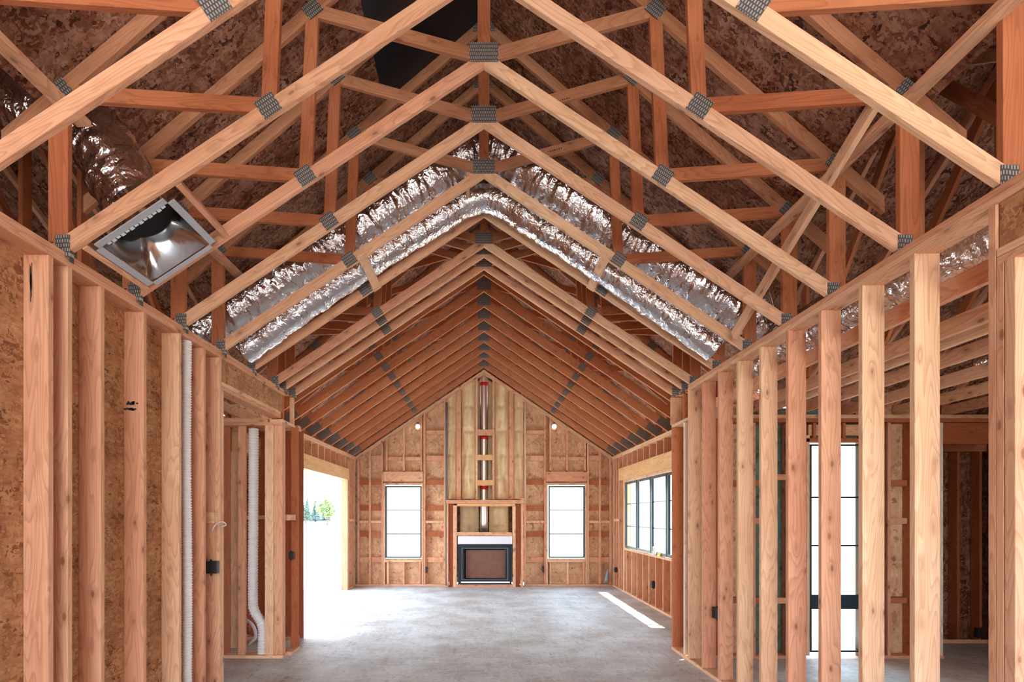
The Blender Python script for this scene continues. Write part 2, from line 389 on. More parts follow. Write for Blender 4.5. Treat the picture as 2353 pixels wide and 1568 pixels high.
box('stud', (-3.06, 6.95, .038), (-3.02, 7.05, Z(1.11)), SHADEW, wcl)
# rear wall of the small left room, seen between the studs
wlb = empty('wall_left_rear', (0, 0, 0), kind='structure')
for x in (-2.62, -2.80, -2.96, -3.35, -3.75, -4.15, -4.55, -4.95, -5.35):
    box('stud', (x, 7.62, .038), (x+.038, 7.76, Z(1.16)), PALE if x > -3 else WOOD, wlb)
box('top_plate', (-6.6, 7.62, Z(1.161)), (-2.55, 7.76, Z(1.237)), WOOD, wlb)
box('bottom_plate', (-6.6, 7.62, 0), (-2.55, 7.76, .038), WOOD, wlb)
box('blocking', (-3.35, 7.64, Z(-.05)), (-2.6, 7.70, Z(.0)), PALE, wlb)
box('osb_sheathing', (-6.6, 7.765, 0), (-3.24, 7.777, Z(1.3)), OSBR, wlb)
box('osb_sheathing', (-3.235, 7.70, 0), (-2.5, 7.712, Z(1.16)), SHADEW, wlb, axis=2)
wlo = empty('wall_left_outer', (0, 0, 0), kind='structure')
for y in (1.5, 2.1, 2.7, 3.3, 3.9, 4.5, 5.1, 5.7, 6.3, 6.9): box('stud', (-6.54, y, .038), (-6.4, y+.038, Z(1.2)), WOOD, wlo)
def gable_panel(par, x, yr, dy, hr, s):
    e = hr-s*dy
    prism('osb_sheathing', [(x, yr-dy, 0), (x, yr+dy, 0), (x, yr+dy, Z(e)), (x, yr, Z(hr)), (x, yr-dy, Z(e))], (.012, 0, 0), (0, 0, 1), OSBR, par, 0)
gable_panel(wlo, -6.6, 4.3, 3.5, 3.3, .6)
# ------------------------------------------------------------------ right-hand room
RB = 6.58
wb = empty('wall_right_rear', (0, 0, 0), kind='structure')
for x, m_ in ((2.75, SHADEW), (3.18, WOOD), (3.40, SHADEW), (3.60, WOOD), (3.78, PALE), (3.82, PALE), (4.52, PINE), (4.62, SHADEW), (4.78, WOOD), (5.06, SHADEW), (5.36, GREY), (5.40, GREY), (6.3, WOOD)):
    box('stud', (x, RB, .038), (x+.038, RB+.14, Z(.95 if 3.8 < x < 4.5 else 1.1)), m_, wb)
box('stud', (4.70, RB, .038), (4.74, RB+.14, Z(1.1)), SHADEW, wb)
for (a, b) in ((2.79, 3.17), (3.22, 3.39), (4.82, 5.05), (5.1, 5.35)):
    for h in (-1.05, -.1, .35): box('blocking', (a, RB+.05, Z(h)), (b, RB+.13, Z(h+.07)), SHADEW if h != -.1 else WOOD, wb)
for h in (-1.05, .42): box('blocking', (3.44, RB+.03, Z(h)), (3.78, RB+.13, Z(h+.07)), WOOD, wb)
box('door_header', (3.78, RB, Z(.87)), (4.56, RB+.14, Z(.915)), SHADEW, wb)
for x in (3.9, 4.25, 4.5): box('cripple_stud', (x, RB, Z(.917)), (x+.036, RB+.12, Z(1.1)), SHADEW, wb)
box('header_beam', (3.86, RB+.03, Z(.95)), (4.5, RB+.10, Z(1.08)), WOOD, wb)
box('top_plate', (2.53, RB, Z(1.105)), (6.5, RB+.14, Z(1.15)), SHADEW, wb); box('top_plate', (2.53, RB, Z(1.152)), (6.5, RB+.14, Z(1.195)), WOOD, wb)
box('bottom_plate', (2.53, RB, 0), (3.80, RB+.14, .038), WOOD, wb); box('bottom_plate', (4.52, RB, 0), (5.45, RB+.14, .038), WOOD, wb)
box('green_sheathing', (3.2, RB+.145, 0), (3.87, RB+.157, Z(1.3)), GREEN, wb, 0)
box('green_sheathing', (3.87, RB+.145, Z(.9)), (4.5, RB+.157, Z(1.3)), GREEN, wb, 0)
box('tan_sheathing', (2.53, RB+.145, 0), (3.19, RB+.157, Z(1.3)), OSBT, wb, 0)
box('tan_sheathing', (4.5, RB+.145, 0), (5.45, RB+.157, Z(1.3)), OSBT, wb, 0)
box('cripple_panel', (5.45, RB+.02, Z(.85)), (6.4, RB+.06, Z(1.1)), SHADEW, wb)
# dim closet beyond the opening
wk = empty('wall_closet', (0, 0, 0), kind='structure')
for x in (5.5, 5.75, 6.0, 6.3, 6.6): box('stud', (x, 7.4, .038), (x+.038, 7.54, Z(.85)), SHADEW, wk)
for y in (6.85, 7.2): box('stud', (6.62, y, .038), (6.76, y+.038, Z(.85)), SHADEW, wk); box('stud', (5.36, y, .038), (5.48, y+.038, Z(.85)), GREY, wk)
box('bottom_plate', (5.46, 7.38, 0), (6.7, 7.4, .05), PALE, wk); box('top_plate', (5.4, 7.4, Z(.852)), (6.7, 7.54, Z(.95)), SHADEW, wk)
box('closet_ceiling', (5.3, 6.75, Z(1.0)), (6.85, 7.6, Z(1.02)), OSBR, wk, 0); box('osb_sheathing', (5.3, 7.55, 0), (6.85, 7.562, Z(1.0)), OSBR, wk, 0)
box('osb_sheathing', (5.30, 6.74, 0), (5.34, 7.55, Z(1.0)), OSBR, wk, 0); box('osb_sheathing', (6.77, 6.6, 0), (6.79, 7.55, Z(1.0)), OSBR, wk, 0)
wro = empty('wall_right_outer', (0, 0, 0), kind='structure')
for y in (1.5, 2.1, 2.7, 3.3, 3.9, 4.5, 5.1, 5.7, 6.3): box('stud', (6.4, y, .038), (6.54, y+.038, Z(1.2)), WOOD, wro)
gable_panel(wro, 6.6, 4.0, 2.9, 3.3, .72)

def window(name, cx, y, w, h0, h1, rows, M=None, fw=.03, rails=None, dp=.07):
    """glazed unit facing -Y, centred at cx, built in its own frame then placed"""
    win = empty(name, (0, 0, 0), kind='structure')
    if M is not None: win.matrix_world = M
    x0, x1 = cx-w/2, cx+w/2
    boxes('frame', [((x0, y-.02, Z(h0)), (x0+fw, y+dp, Z(h1))), ((x1-fw, y-.02, Z(h0)), (x1, y+dp, Z(h1))),
                    ((x0+fw, y-.02, Z(h0)), (x1-fw, y+dp, Z(h0)+fw)), ((x0+fw, y-.02, Z(h1)-fw), (x1-fw, y+dp, Z(h1)))], FRAME, win)
    for k in range(1, rows):
        z = Z(h0+(h1-h0)*k/rows) if rails is None else Z(rails[k-1])
        boxes('muntin', [((x0+fw, y+dp*.2, z-.011), (x1-fw, y+dp*.5, z+.011))], FRAME, win)
    boxes('glass_pane', [((x0+fw, y+dp*.3, Z(h0)+fw), (x1-fw, y+dp*.3+.004, Z(h1)-fw))], GLASS, win)
    return win
# glass door in the right-hand room
dr = window('door_1', 4.17, RB+.02, .62, -1.62, .845, 4, rails=(-1.02, -.36, .215), fw=.022)
boxes('lock_rail', [((3.88, RB+.0, Z(-1.11)), (4.46, RB+.06, Z(-.94)))], FRAME, dr)

# ------------------------------------------------------------------ far room walls
def px(x, y, d): return ((x-1112)/F*d, d, Z((1185-y)/F*d))
k13 = D/F
def gx_(x): return (x-1112)*k13
def gh(y): return (1185-y)*k13
far = empty('wall_far', (0, 0, 0), kind='structure')
def rake(X, off=0.0): return 3.515-.678*abs(X)+off
def fst(xa, xb, ya, yb, m=None, name='stud', y0=D, dep=.13):
    """stud of the far wall given by pixel columns and rows; yb None = up to the rake"""
    a, b = gx_(xa), gx_(xb); h1 = rake(max(abs(a), abs(b)), -.045) if yb is None else gh(yb)
    return box(name, (a, y0, Z(gh(ya))), (b, y0+dep, Z(h1)), m or WOOD, far, .002, 2)
FB = 1343
for (a, b, y0, y1, m_) in ((821, 825.5, FB, None, WOOD), (847.5, 852, FB, None, WOOD), (876.5, 880, FB, None, WOOD), (880.6, 884.2, FB, 1115, PALE),
        (968.8, 972.4, FB, 1115, PALE), (973, 977.5, FB, None, WOOD), (1020, 1024, FB, None, PALE), (1205, 1209, FB, None, WOOD),
        (1250.5, 1254.6, FB, None, WOOD), (1255, 1258.8, FB, 1115, PALE), (1345, 1348.6, FB, 1115, PALE), (1349.2, 1353, FB, None, WOOD),
        (1377, 1381, FB, None, WOOD), (1401, 1406, FB, None, WOOD),
        (889, 893, FB, 1293, PALE), (925.5, 929.5, FB, 1293, WOOD), (963, 967, FB, 1293, WOOD), (1263, 1267, FB, 1293, WOOD), (1303, 1306.5, FB, 1293, PALE), (1340, 1344, FB, 1293, WOOD),
        (887, 890.5, 1082, None, WOOD), (925.5, 930, 1082, None, WOOD), (966, 970, 1082, None, WOOD), (1262.5, 1267, 1082, None, WOOD), (1301, 1305.5, 1082, None, WOOD), (1343, 1347, 1082, None, WOOD),
        (1049, 1059.5, 1148, None, WOOD), (1093, 1097.5, 1148, None, PALE), (1131.5, 1136.5, 1148, None, WOOD), (1170, 1180, 1148, None, WOOD)):
    fst(a, b, y0, y1, m_)
for (a, b) in ((880.6, 972.4), (1255, 1348.6)):
    box('window_header', (gx_(a), D-.012, Z(gh(1107))), (gx_(b), D+.12, Z(gh(1084.5))), WOOD, far)
    box('header_plate', (gx_(a), D-.004, Z(gh(1115))), (gx_(b), D+.13, Z(gh(1111))), PALE, far)
    box('window_sill', (gx_(a)+.04, D-.012, Z(gh(1292.5))), (gx_(b)-.04, D+.13, Z(gh(1287.5))), PALE, far)
box('bottom_plate', (-XF, D-.004, 0), (gx_(1027), D+.13, .038), PALE, far); box('bottom_plate', (gx_(1205), D-.004, 0), (XF, D+.13, .038), PALE, far)
for s_ in (-1, 1):   # rake plates
    for k in range(2):
        o1 = -.044*k
        prism('rake_plate', [(0, D, Z(rake(0, o1-.0))), (s_*XF, D, Z(rake(XF, o1))), (s_*XF, D, Z(rake(XF, o1-.042))), (0, D, Z(rake(0, o1-.042)))], (0, .13, 0), (s_*1, 0, -.678), WOOD if k else PALE, far, 0)
bays = [(826, 847), (852.5, 876), (978, 1019.5), (1209.5, 1250), (1353.5, 1376.5), (1381.5, 1400.5)]
for (a, b) in bays:
    top = rake(max(abs(gx_(a)), abs(gx_(b))), -.1)
    fst(a, b, 1202.5, 1197, PALE, 'fire_block', D, .12)
    for yc in (1053, 1108, 1168, 1228, 1287):
        if gh(yc-7) < top: fst(a, b, yc+6, yc-6, SHADEW if yc % 3 else WOOD, 'blocking', D+.045, .075)
    if gh(990) < top: fst(a, b, 997, 989, WOOD, 'blocking', D+.03, .09)
for (a, b) in ((891, 925), (930.5, 965.5), (1267.5, 1300.5), (1306, 1342.5)):
    fst(a, b, 1058, 1050, WOOD, 'blocking', D+.045, .075)
# sheathing behind, with the window openings left free
def farpanel(xa, xb, h0, h1, m=OSBT):
    box('sheathing_board', (gx_(xa), D+.132, Z(h0)), (gx_(xb), D+.144, Z(h1)), m, far, 0)
wb0, wb1 = gh(1285), gh(1115)
for (a, b, h0, h1) in ((800, 884, FZ, 1.42), (884, 969, FZ, wb0), (884, 969, wb1, 2.0), (969, 1027, FZ, 2.85), (1205, 1259, FZ, 2.85), (1259, 1345, FZ, wb0), (1259, 1345, wb1, 2.0), (1345, 1427, FZ, 1.42)):
    farpanel(a, b, h0, h1)
for s_ in (-1, 1):
    prism('sheathing_board', [(s_*.9, D+.146, Z(1.42)), (s_*3.2, D+.146, Z(1.42)), (s_*.9, D+.146, Z(3.3))], (0, .012, 0), (0, 0, 1), OSBT, far, 0)
prism('sheathing_board', [(-3.6, D+.75, 0), (3.6, D+.75, 0), (3.6, D+.75, Z(1.5)), (0, D+.75, Z(4.5)), (-3.6, D+.75, Z(1.5))][:2] and
      [(-1.05, D+.75, 0), (1.05, D+.75, 0), (1.05, D+.75, Z(3.73)), (0, D+.75, Z(4.62)), (-1.05, D+.75, Z(3.73))], (0, .012, 0), (0, 0, 1), OSBR, far, 0)
for s_ in (-1, 1): box('chase_side', (s_*.90, D+.13, 0), (s_*.915, D+.75, Z(2.9)), OSBT, far, 0)
# high gable closing above the ceiling chords
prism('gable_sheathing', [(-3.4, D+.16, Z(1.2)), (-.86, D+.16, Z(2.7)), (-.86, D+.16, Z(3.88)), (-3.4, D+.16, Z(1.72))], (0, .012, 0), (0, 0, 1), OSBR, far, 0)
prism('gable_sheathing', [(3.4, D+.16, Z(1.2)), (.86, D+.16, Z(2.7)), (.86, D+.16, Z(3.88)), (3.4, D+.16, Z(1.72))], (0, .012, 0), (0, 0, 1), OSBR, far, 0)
# flue blocks
for (y0, y1, m_) in ((1001, 987.5, WOOD), (1058, 1045.5, PINE), (1116, 1104, PINE)): fst(1096, 1132.5, y0, y1, m_, 'flue_block', D-.005, .04)
for i, cx in enumerate((926.7, 1302.5)):
    window('window_%d' % (i+1), gx_(cx), D+.05, 83*k13, gh(1283), gh(1117), 3, fw=.035)
# insulation batts in the chase
def batt(name, x0, x1, h0, h1, y, label, slope=True):
    bm = bmesh.new(); nx, nz = 14, 60; V = []
    for j in range(nz+1):
        row = []
        for i in range(nx+1):
            u = i/nx; X = x0+(x1-x0)*u; top = min(h1, rake(X, -.06)) if slope else h1
            h = h0+(top-h0)*j/nz
            e = math.sin(math.pi*u)**.5
            q = noise.noise(Vector((X*9, h*2.2, y)))*.06+noise.noise(Vector((X*25, h*6, y)))*.025
            q += -.05*math.exp(-((h*1.7) % 1.0-.5)**2*180)
            row.append(bm.verts.new((X-x0, -(.07*e+q*e), Z(h))))
        V.append(row)
    for j in range(nz):
        for i in range(nx): bm.faces.new((V[j][i], V[j][i+1], V[j+1][i+1], V[j+1][i]))
    B = [bm.verts.new((X-x0, .1, Z(h))) for X, h in ((x0, h0), (x1, h0), (x1, min(h1, rake(x1, -.06)) if slope else h1), (x0, min(h1, rake(x0, -.06)) if slope else h1))]
    bm.faces.new(B[::-1])
    bm.faces.new([r[0] for r in V]+[B[3], B[0]]); bm.faces.new([r[-1] for r in V][::-1]+[B[1], B[2]])
    bm.faces.new([B[0], B[1]]+V[0][::-1]); bm.faces.new([B[3]]+V[-1]+[B[2]])
    bmesh.ops.recalc_face_normals(bm, faces=bm.faces)
    o = from_bm(name, bm, INSUL, None, Matrix.Translation((x0, y, 0)), True)
    return tag(o, label, 'insulation', 'fibre batts behind the fireplace chase')
batt('insulation_batt', gx_(1026), gx_(1049), gh(1147), 3.0, D+.14, 'yellow fibre insulation batt at the left edge of the chimney chase')
batt('insulation_batt', gx_(1060), gx_(1093), gh(1147), 3.3, D+.14, 'wrinkled yellow insulation batt just left of the flue pipe, above the mantel plate')
batt('insulation_batt', gx_(1093), gx_(1136), gh(1147), 3.45, D+.50, 'deep-set yellow insulation batt directly behind the flue pipe')
batt('insulation_batt', gx_(1137), gx_(1170), gh(1147), 3.3, D+.14, 'smooth yellow insulation batt just right of the flue pipe, above the mantel plate')
batt('insulation_batt', gx_(1180), gx_(1205), gh(1147), 3.0, D+.14, 'yellow fibre insulation batt at the right edge of the chimney chase')
batt('insulation_batt', gx_(1055), gx_(1100), gh(1225), gh(1150), D+.40, 'folded yellow insulation left of the flue, low behind the fireplace frame', False)
batt('insulation_batt', gx_(1124), gx_(1170), gh(1225), gh(1150), D+.40, 'folded yellow insulation right of the flue, low behind the fireplace frame', False)
# fireplace frame
ff = empty('hearth_framing', (0, 13.15, 0), label='bumped-out timber frame around the black fireplace at the far wall', cat='framing')
FY = 0
kf = 13.12/F
def fx(x): return (x-1112)*kf
def fh(y): return (1185-y)*kf
def ffb(name, xa, xb, ya, yb, m, y0=0, dep=.13): return box(name, (fx(xa), y0, max(0, Z(fh(ya)))), (fx(xb), y0+dep, Z(fh(yb))), m, ff)
ffb('post', 1026, 1030, 1352, 1158, WOOD, 0, .235); ffb('post', 1031, 1043, 1350, 1158, SHADEW, .12, .06); ffb('post', 1041, 1049.5, 1351, 1162, PALE)
ffb('post', 1178, 1185, 1351, 1162, PALE); ffb('post', 1186, 1196, 1350, 1158, SHADEW, .12, .06); ffb('post', 1197.5, 1202.5, 1352, 1158, WOOD, 0, .235)
ffb('mantel_plate', 1025, 1204, 1157.5, 1149, WOOD, -.01, .26); ffb('lintel', 1050, 1184, 1164, 1158, PINE); ffb('lintel', 1050, 1177.5, 1232, 1223.5, WOOD)
ffb('bottom_plate', 1050, 1177.5, 1352, 1344, WOOD, .0, .13)
fbd = box('cover_board', (fx(1052), 13.10, Z(fh(1251))), (fx(1177), 13.14, Z(fh(1232.5))), WHITEB); tag(fbd, 'white board strip over the top of the fireplace', 'board')
# fireplace insert
fp = empty('fireplace', (0, 13.13, 0), label='black metal fireplace insert with its opening covered by brown cardboard', cat='fireplace')
a, b, c, d_ = fx(1052.5), fx(1176), Z(fh(1343.5)), Z(fh(1251))
boxes('firebox', [((a, 0, c), (a+.15, .5, d_)), ((b-.15, 0, c), (b, .5, d_)), ((a+.15, 0, c), (b-.15, .5, c+.13)), ((a+.15, 0, d_-.12), (b-.15, .5, d_)), ((a, .46, c), (b, .5, d_))], FIREB, fp)
boxes('trim_frame', [((a+.085, -.018, c+.1), (a+.10, 0, d_-.09)), ((b-.10, -.018, c+.1), (b-.085, 0, d_-.09)), ((a+.1, -.018, c+.1), (b-.1, 0, c+.112)), ((a+.1, -.018, d_-.102), (b-.1, 0, d_-.09))], WIRE, fp)
boxes('cardboard_cover', [((fx(1070), .08, Z(fh(1330))), (fx(1162), .09, Z(fh(1265))))], CARD, fp)
boxes('lower_strip', [((a+.07, -.012, c+.035), (b-.05, 0, c+.065))], STEEL, fp)
for s_ in (0, 1):
    for zz in (c+.18, d_-.18): boxes('side_bracket', [((a-.03, -.01, zz), (a, .04, zz+.05))] if s_ == 0 else [((b, -.01, zz), (b+.03, .04, zz+.05))], BLACK, fp)
# flue
fu = empty('flue_pipe', (0, D+.26, 0), label='tall round metal flue pipe with red bands rising above the fireplace', cat='flue pipe')
kk = (D+.26)/F; r_ = 9*kk
z0, z1 = Z((1185-1232)*kk), Z(rake(0, -.05))
tube('pipe', [(0, 0, z0), (0, 0, (z0+z1)/2), (0, 0, z1+.12)], r_, STEEL, fu, .3, 28)
for yc in (884, 1007, 1122):
    zc = Z((1185-yc)*kk); tb = tube('band', [(0, 0, zc-.04), (0, 0, zc+.045)], r_*1.06, RED, fu, .03, 28); tag(tb, label='red band')
# far side walls
ws = empty('wall_far_left', (0, 0, 0), kind='structure'); we = empty('wall_far_right', (0, 0, 0), kind='structure')
for s_, par in ((-1, ws), (1, we)):
    xi, xo = s_*XF, s_*(XF+.14)
    for k in range(2): box('top_plate', (xi, 7.06, Z(1.338+k*.04)), (xo, D, Z(1.376+k*.04)), PALE, par)
    for y in [7.1+.41*i for i in range(14)]+[12.75, 12.98, 13.2]:
        if y < 12.62: box('cripple_stud', (xi+s_*.004, y, Z(1.075)), (xo, y+.038, Z(1.337)), WOOD, par)
        if y > 12.7: box('stud', (xi, y, .038), (xo, y+.038, Z(1.337)), WOOD, par)
    box('header_beam', (xi-s_*.004, 7.1, Z(.81 if s_ < 0 else .79)), (xo, 12.74, Z(1.07)), PINE, par)
    box('osb_sheathing', (xo, 7.0, Z(.81)), (xo+s_*.012, D+.15, Z(1.7)), OSB, par, 0)
    box('osb_sheathing', (xo, 12.66, 0), (xo+s_*.012, D+.15, Z(.81)), OSB, par, 0)
    for (y0, y1) in ((12.79, 12.98), (13.02, 13.2)): box('fire_block', (xi, y0, Z(-.14)), (xo, y1, Z(-.08)), PALE, par)
    box('stud', (xi, D-.06, .038), (xo, D-.02, Z(1.337)), PALE, par)
box('jamb_stud', (-XF-.14, 12.62, 0), (-XF, 12.70, Z(.81)), WOOD, ws)
box('jamb_stud', (-XF-.14, 7.1, 0), (-XF, 7.2, Z(.81)), PALE, ws)
box('bottom_plate', (-XF-.14, 12.70, 0), (-XF, D, .038), PALE, ws)
box('bottom_plate', (XF, 7.1, 0), (XF+.14, D, .038), PALE, we)
SH = -.72
for y in [7.14+.41*i for i in range(14)]: box('cripple_stud', (XF+.002, y, .038), (XF+.14, y+.038, Z(SH-.04)), WOOD, we)
box('window_sill', (XF-.012, 8.3, Z(SH-.038)), (XF+.14, 12.30, Z(SH)), PALE, we)
box('jamb_stud', (XF, 12.22, Z(SH)), (XF+.14, 12.26, Z(.79)), PINE, we); box('jamb_stud', (XF, 12.27, .038), (XF+.14, 12.35, Z(.79)), PALE, we)
box('sub_header', (XF, 8.3, Z(.735)), (XF+.14, 12.22, Z(.788)), PALE, we)
box('osb_sheathing', (XF+.142, 7.0, 0), (XF+.154, 12.66, Z(SH)), OSB, we, 0)
box('osb_sheathing', (XF+.142, 7.0, Z(SH)), (XF+.154, 8.3, Z(.81)), OSB, we, 0)
box('osb_sheathing', (XF+.142, 12.3, Z(SH)), (XF+.154, 12.66, Z(.81)), OSB, we, 0)
for i, (ya, yb) in enumerate(((11.29, 12.20), (10.35, 11.25), (9.43, 10.31), (8.51, 9.39))):
    M = Matrix.Translation((XF+.02, (ya+yb)/2, 0)) @ Matrix.Rotation(-math.pi/2, 4, 'Z')
    window('window_%d' % (i+3), 0, 0, yb-ya, SH+.01, .725, 3, M, fw=.055, dp=.02)
# ------------------------------------------------------------------ roof decks
def mainH(X): return 4.63-.853*abs(X)
for s_, nm, yr, dy, hr, sl in ((-1, 'left', 4.3, 3.5, 3.3, .6), (1, 'right', 4.0, 2.9, 3.3, .72)):
    xv = 3.99; e = hr-sl*dy
    t = (2.6*.853-1.33)/sl
    pts = [(0, -6.2), (xv, -6.2), (xv, yr-dy), (2.6, yr-t), (2.6, yr+t), (xv, yr+dy), (3.68, yr+dy+.1), (3.68, D+1.0), (0, D+1.0)]  # stretch behind the camera is unseen, added to hold back front light
    P3 = [(s_*x, y, Z(mainH(x))) for x, y in pts]
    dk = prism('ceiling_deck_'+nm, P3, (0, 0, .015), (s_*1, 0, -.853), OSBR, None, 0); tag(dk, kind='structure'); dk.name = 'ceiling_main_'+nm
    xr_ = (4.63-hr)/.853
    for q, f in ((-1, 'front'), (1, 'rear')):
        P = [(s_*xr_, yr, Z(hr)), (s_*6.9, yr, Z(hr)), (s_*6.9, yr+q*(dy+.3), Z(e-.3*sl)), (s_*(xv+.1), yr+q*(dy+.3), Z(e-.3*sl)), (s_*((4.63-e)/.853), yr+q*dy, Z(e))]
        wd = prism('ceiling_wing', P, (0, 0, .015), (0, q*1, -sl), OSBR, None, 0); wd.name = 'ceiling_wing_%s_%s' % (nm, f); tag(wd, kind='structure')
def on_deck(x, y, s_, off=.01):
    # ray through pixel meets the main deck
    u = (x-1112)/F; v = (1185-y)/F; dd = (4.63-off)/(v+.853*abs(u)); return (u*dd, dd, Z(v*dd))
mp = prism('roof_membrane', [on_deck(822, -30, -1), on_deck(876, 205, -1), on_deck(912, 214, -1), on_deck(1105, 45, -1), on_deck(1090, -30, -1)], (0, 0, .006), (1, 0, 0), MEMB, None, 0)
tag(mp, 'dark blue-black membrane patch on the roof deck left of the ridge', 'membrane')

# ------------------------------------------------------------------ trusses
def gus(par, x, h, w, hh, ang=0, y=-.0225, z0=0, shape=None):
    M = Matrix.Translation((x, y, h-z0)) @ Matrix.Rotation(-ang, 4, 'Y')
    bm = bmesh.new(); r = bmesh.ops.create_cube(bm, size=1)
    for v in r['verts']: v.co = Vector((v.co.x*w, v.co.y*.003, v.co.z*hh))
    return from_bm('gusset_plate', bm, PLATE, par, M)
def make_truss(z0, W, apex, sl, vt, ext, top_apex, xi, xt, xo, tH, kg, far_=False):
    """scissor truss about its own origin: z0 = plate height above the eye"""
    t = empty('roof_truss')
    cm = FARW if far_ else WOOD
    for s_ in (-1, 1):
        a = (0, -.019, apex-z0)
        pts = [(0, -.019, apex-z0), (s_*W, -.019, apex-sl*W-z0), (s_*(W+ext), -.019, apex-sl*W-z0), (s_*(W+ext), -.019, apex-sl*(W+ext)+vt-z0), (0, -.019, apex+vt-z0)]
        prism('bottom_chord', pts, (0, .038, 0), (s_, 0, -sl), PALE if (not far_ and s_ > 0) else (WOOD if not far_ else cm), t)
        th = .117/2; xe = 3.64 if far_ else 2.80
        c = lambda x: top_apex-.853*x-z0
        prism('top_chord', [(0, -.019, c(0)-th), (s_*xe, -.019, c(xe)-th), (s_*xe, -.019, c(xe)+th), (0, -.019, c(0)+th)], (0, .038, 0), (s_, 0, -.853), DIMW, t)
        cb = lambda x: apex-sl*x+vt/2-z0
        member('vertical_web', (s_*xi, cb(xi)), (s_*xt, c(xt)), .089, .036, SHADEW, t)
        member('web', (s_*.05, cb(0)+.03), (s_*xt, c(xt)), .089, .034, SHADEW if far_ else DIMW, t)
        member('web', (s_*xi, cb(xi)+.02), (s_*xo, c(xo)), .089, .0345, SHADEW, t)
        hx = W+.05
        member('vertical_web', (s_*hx, cb(hx)+.04-(0 if far_ else 0)), (s_*hx, c(hx)), .115, .036, SHADEW, t)
        gus(t, s_*xi, cb(xi)+z0+.015, .12, .12, s_*-.6, z0=z0); gus(t, s_*xt, c(xt)+z0, .12, .11, s_*-.7, z0=z0)
        gus(t, s_*xo, c(xo)+z0, .13, .12, s_*-.7, z0=z0)
        if far_: gus(t, s_*(W-.05), cb(W-.05)+z0+.02, .26, .15, s_*-.6, z0=z0)
        else:
            gus(t, s_*(hx-.03), z0+.05, .085, .10, 0, z0=z0)
            # bent metal tie from chord to wall plate
            bm = bmesh.new()
            for (aa, bb) in (((s_*(W+.0)-.018, -.026, -.03), (s_*(W+.0)+.018, -.022, .10)), ((s_*W-.018*s_, -.022, -.055), (s_*W-.022*s_, .012, .03))):
                r = bmesh.ops.create_cube(bm, size=1)
                for v in r['verts']: v.co = Vector([(aa[i]+bb[i])/2+v.co[i]*abs(bb[i]-aa[i]) for i in range(3)])
            tag(from_bm('metal_tie', bm, PLATE, t), label='galvanised tie at the wall plate')
    member('king_post', (0, apex+vt*.6-z0), (0, top_apex-z0), .089, .037, SHADEW, t)
    gus(t, 0, apex+kg[2]-0, kg[0], kg[1], 0, z0=z0, y=-.024); gus(t, 0, top_apex-.02, .2, .12, 0, z0=z0)
    return t
near = make_truss(PT, 2.42, 3.14, .667, .107, .12, 4.564, 1.25, 1.2, 2.466, 0, (.20, .135, .094))
nearY = [2.60, 3.24, 3.90, 4.50, 5.17, 5.85, 6.50, 6.76, 7.10]
near_lab = ['nearest scissor roof truss, its pale long chords crossing both upper corners of the picture',
  'second scissor truss from the camera, holding the near edge of the square register box',
  'third scissor truss from the camera, its king plate highest and largest in view',
  'fourth scissor truss from the camera, its chords crossing just above the foil ducts',
  'fifth scissor truss from the camera, its chords running directly in front of the foil ducts',
  'sixth scissor truss from the camera, just behind the smooth second foil duct',
  'seventh scissor truss from the camera, first one clear behind both foil ducts',
  'eighth scissor truss from the camera, close-set before the last one over the narrow hall',
  'last scissor truss over the narrow hall, where the wider far room begins']
for i, (y, lb) in enumerate(zip(nearY, near_lab)):
    o = near if i == 0 else copy_tree(near)
    o.location = (0, y, Z(PT)); tag(o, lb, 'roof truss', 'scissor trusses over the near hall')
fart = make_truss(1.417, XF, 3.515, .678, .168, .13, 4.564, 1.65, 1.6, 2.45, 0, (.22, .20, .12), True)
farY = [7.50, 8.12, 8.73, 9.37, 10.0, 10.63, 11.27, 11.9, 12.5, 13.2]
ordw = ['tenth', 'ninth', 'eighth', 'seventh', 'sixth', 'fifth', 'fourth', 'third', 'second']
for i, y in enumerate(farY):
    o = fart if i == 0 else copy_tree(fart)
    lb = ('wide reddish ceiling truss over the far room, %s one counted forward from the gable wall' % ordw[i]) if i < 9 else 'wide reddish ceiling truss tight against the far gable wall above the fireplace'
    o.location = (0, y, Z(1.417)); tag(o, lb, 'roof truss', 'ceiling trusses over the far room')
# small grading stamps on two right-hand webs
for (x, y, d) in ((1300, 232, 4.5), (1282, 347, 5.17)):
    k = d/F; bl = []
    rr = random.Random(x)
    for i in range(7):
        q = (x-24+i*5)*1.0; yy = y+(24-i*5)*.26; w_ = rr.uniform(1.5, 3.5)
        bl.append((((q-1112)*k, d-.0185, Z((1185-yy)*k)), ((q+w_-1112)*k, d-.0175, Z((1185-yy+rr.uniform(2, 4))*k))))
    o_ = boxes('ink_stamp', bl, INK, None)
    tr_ = [o for o in bpy.data.objects if o.name.startswith('roof_truss') and abs(o.location.y-d) < .02][0]
    o_.parent = tr_; o_.matrix_local = Matrix.Translation(-tr_.location); tag(o_, label='tiny black grading stamp')
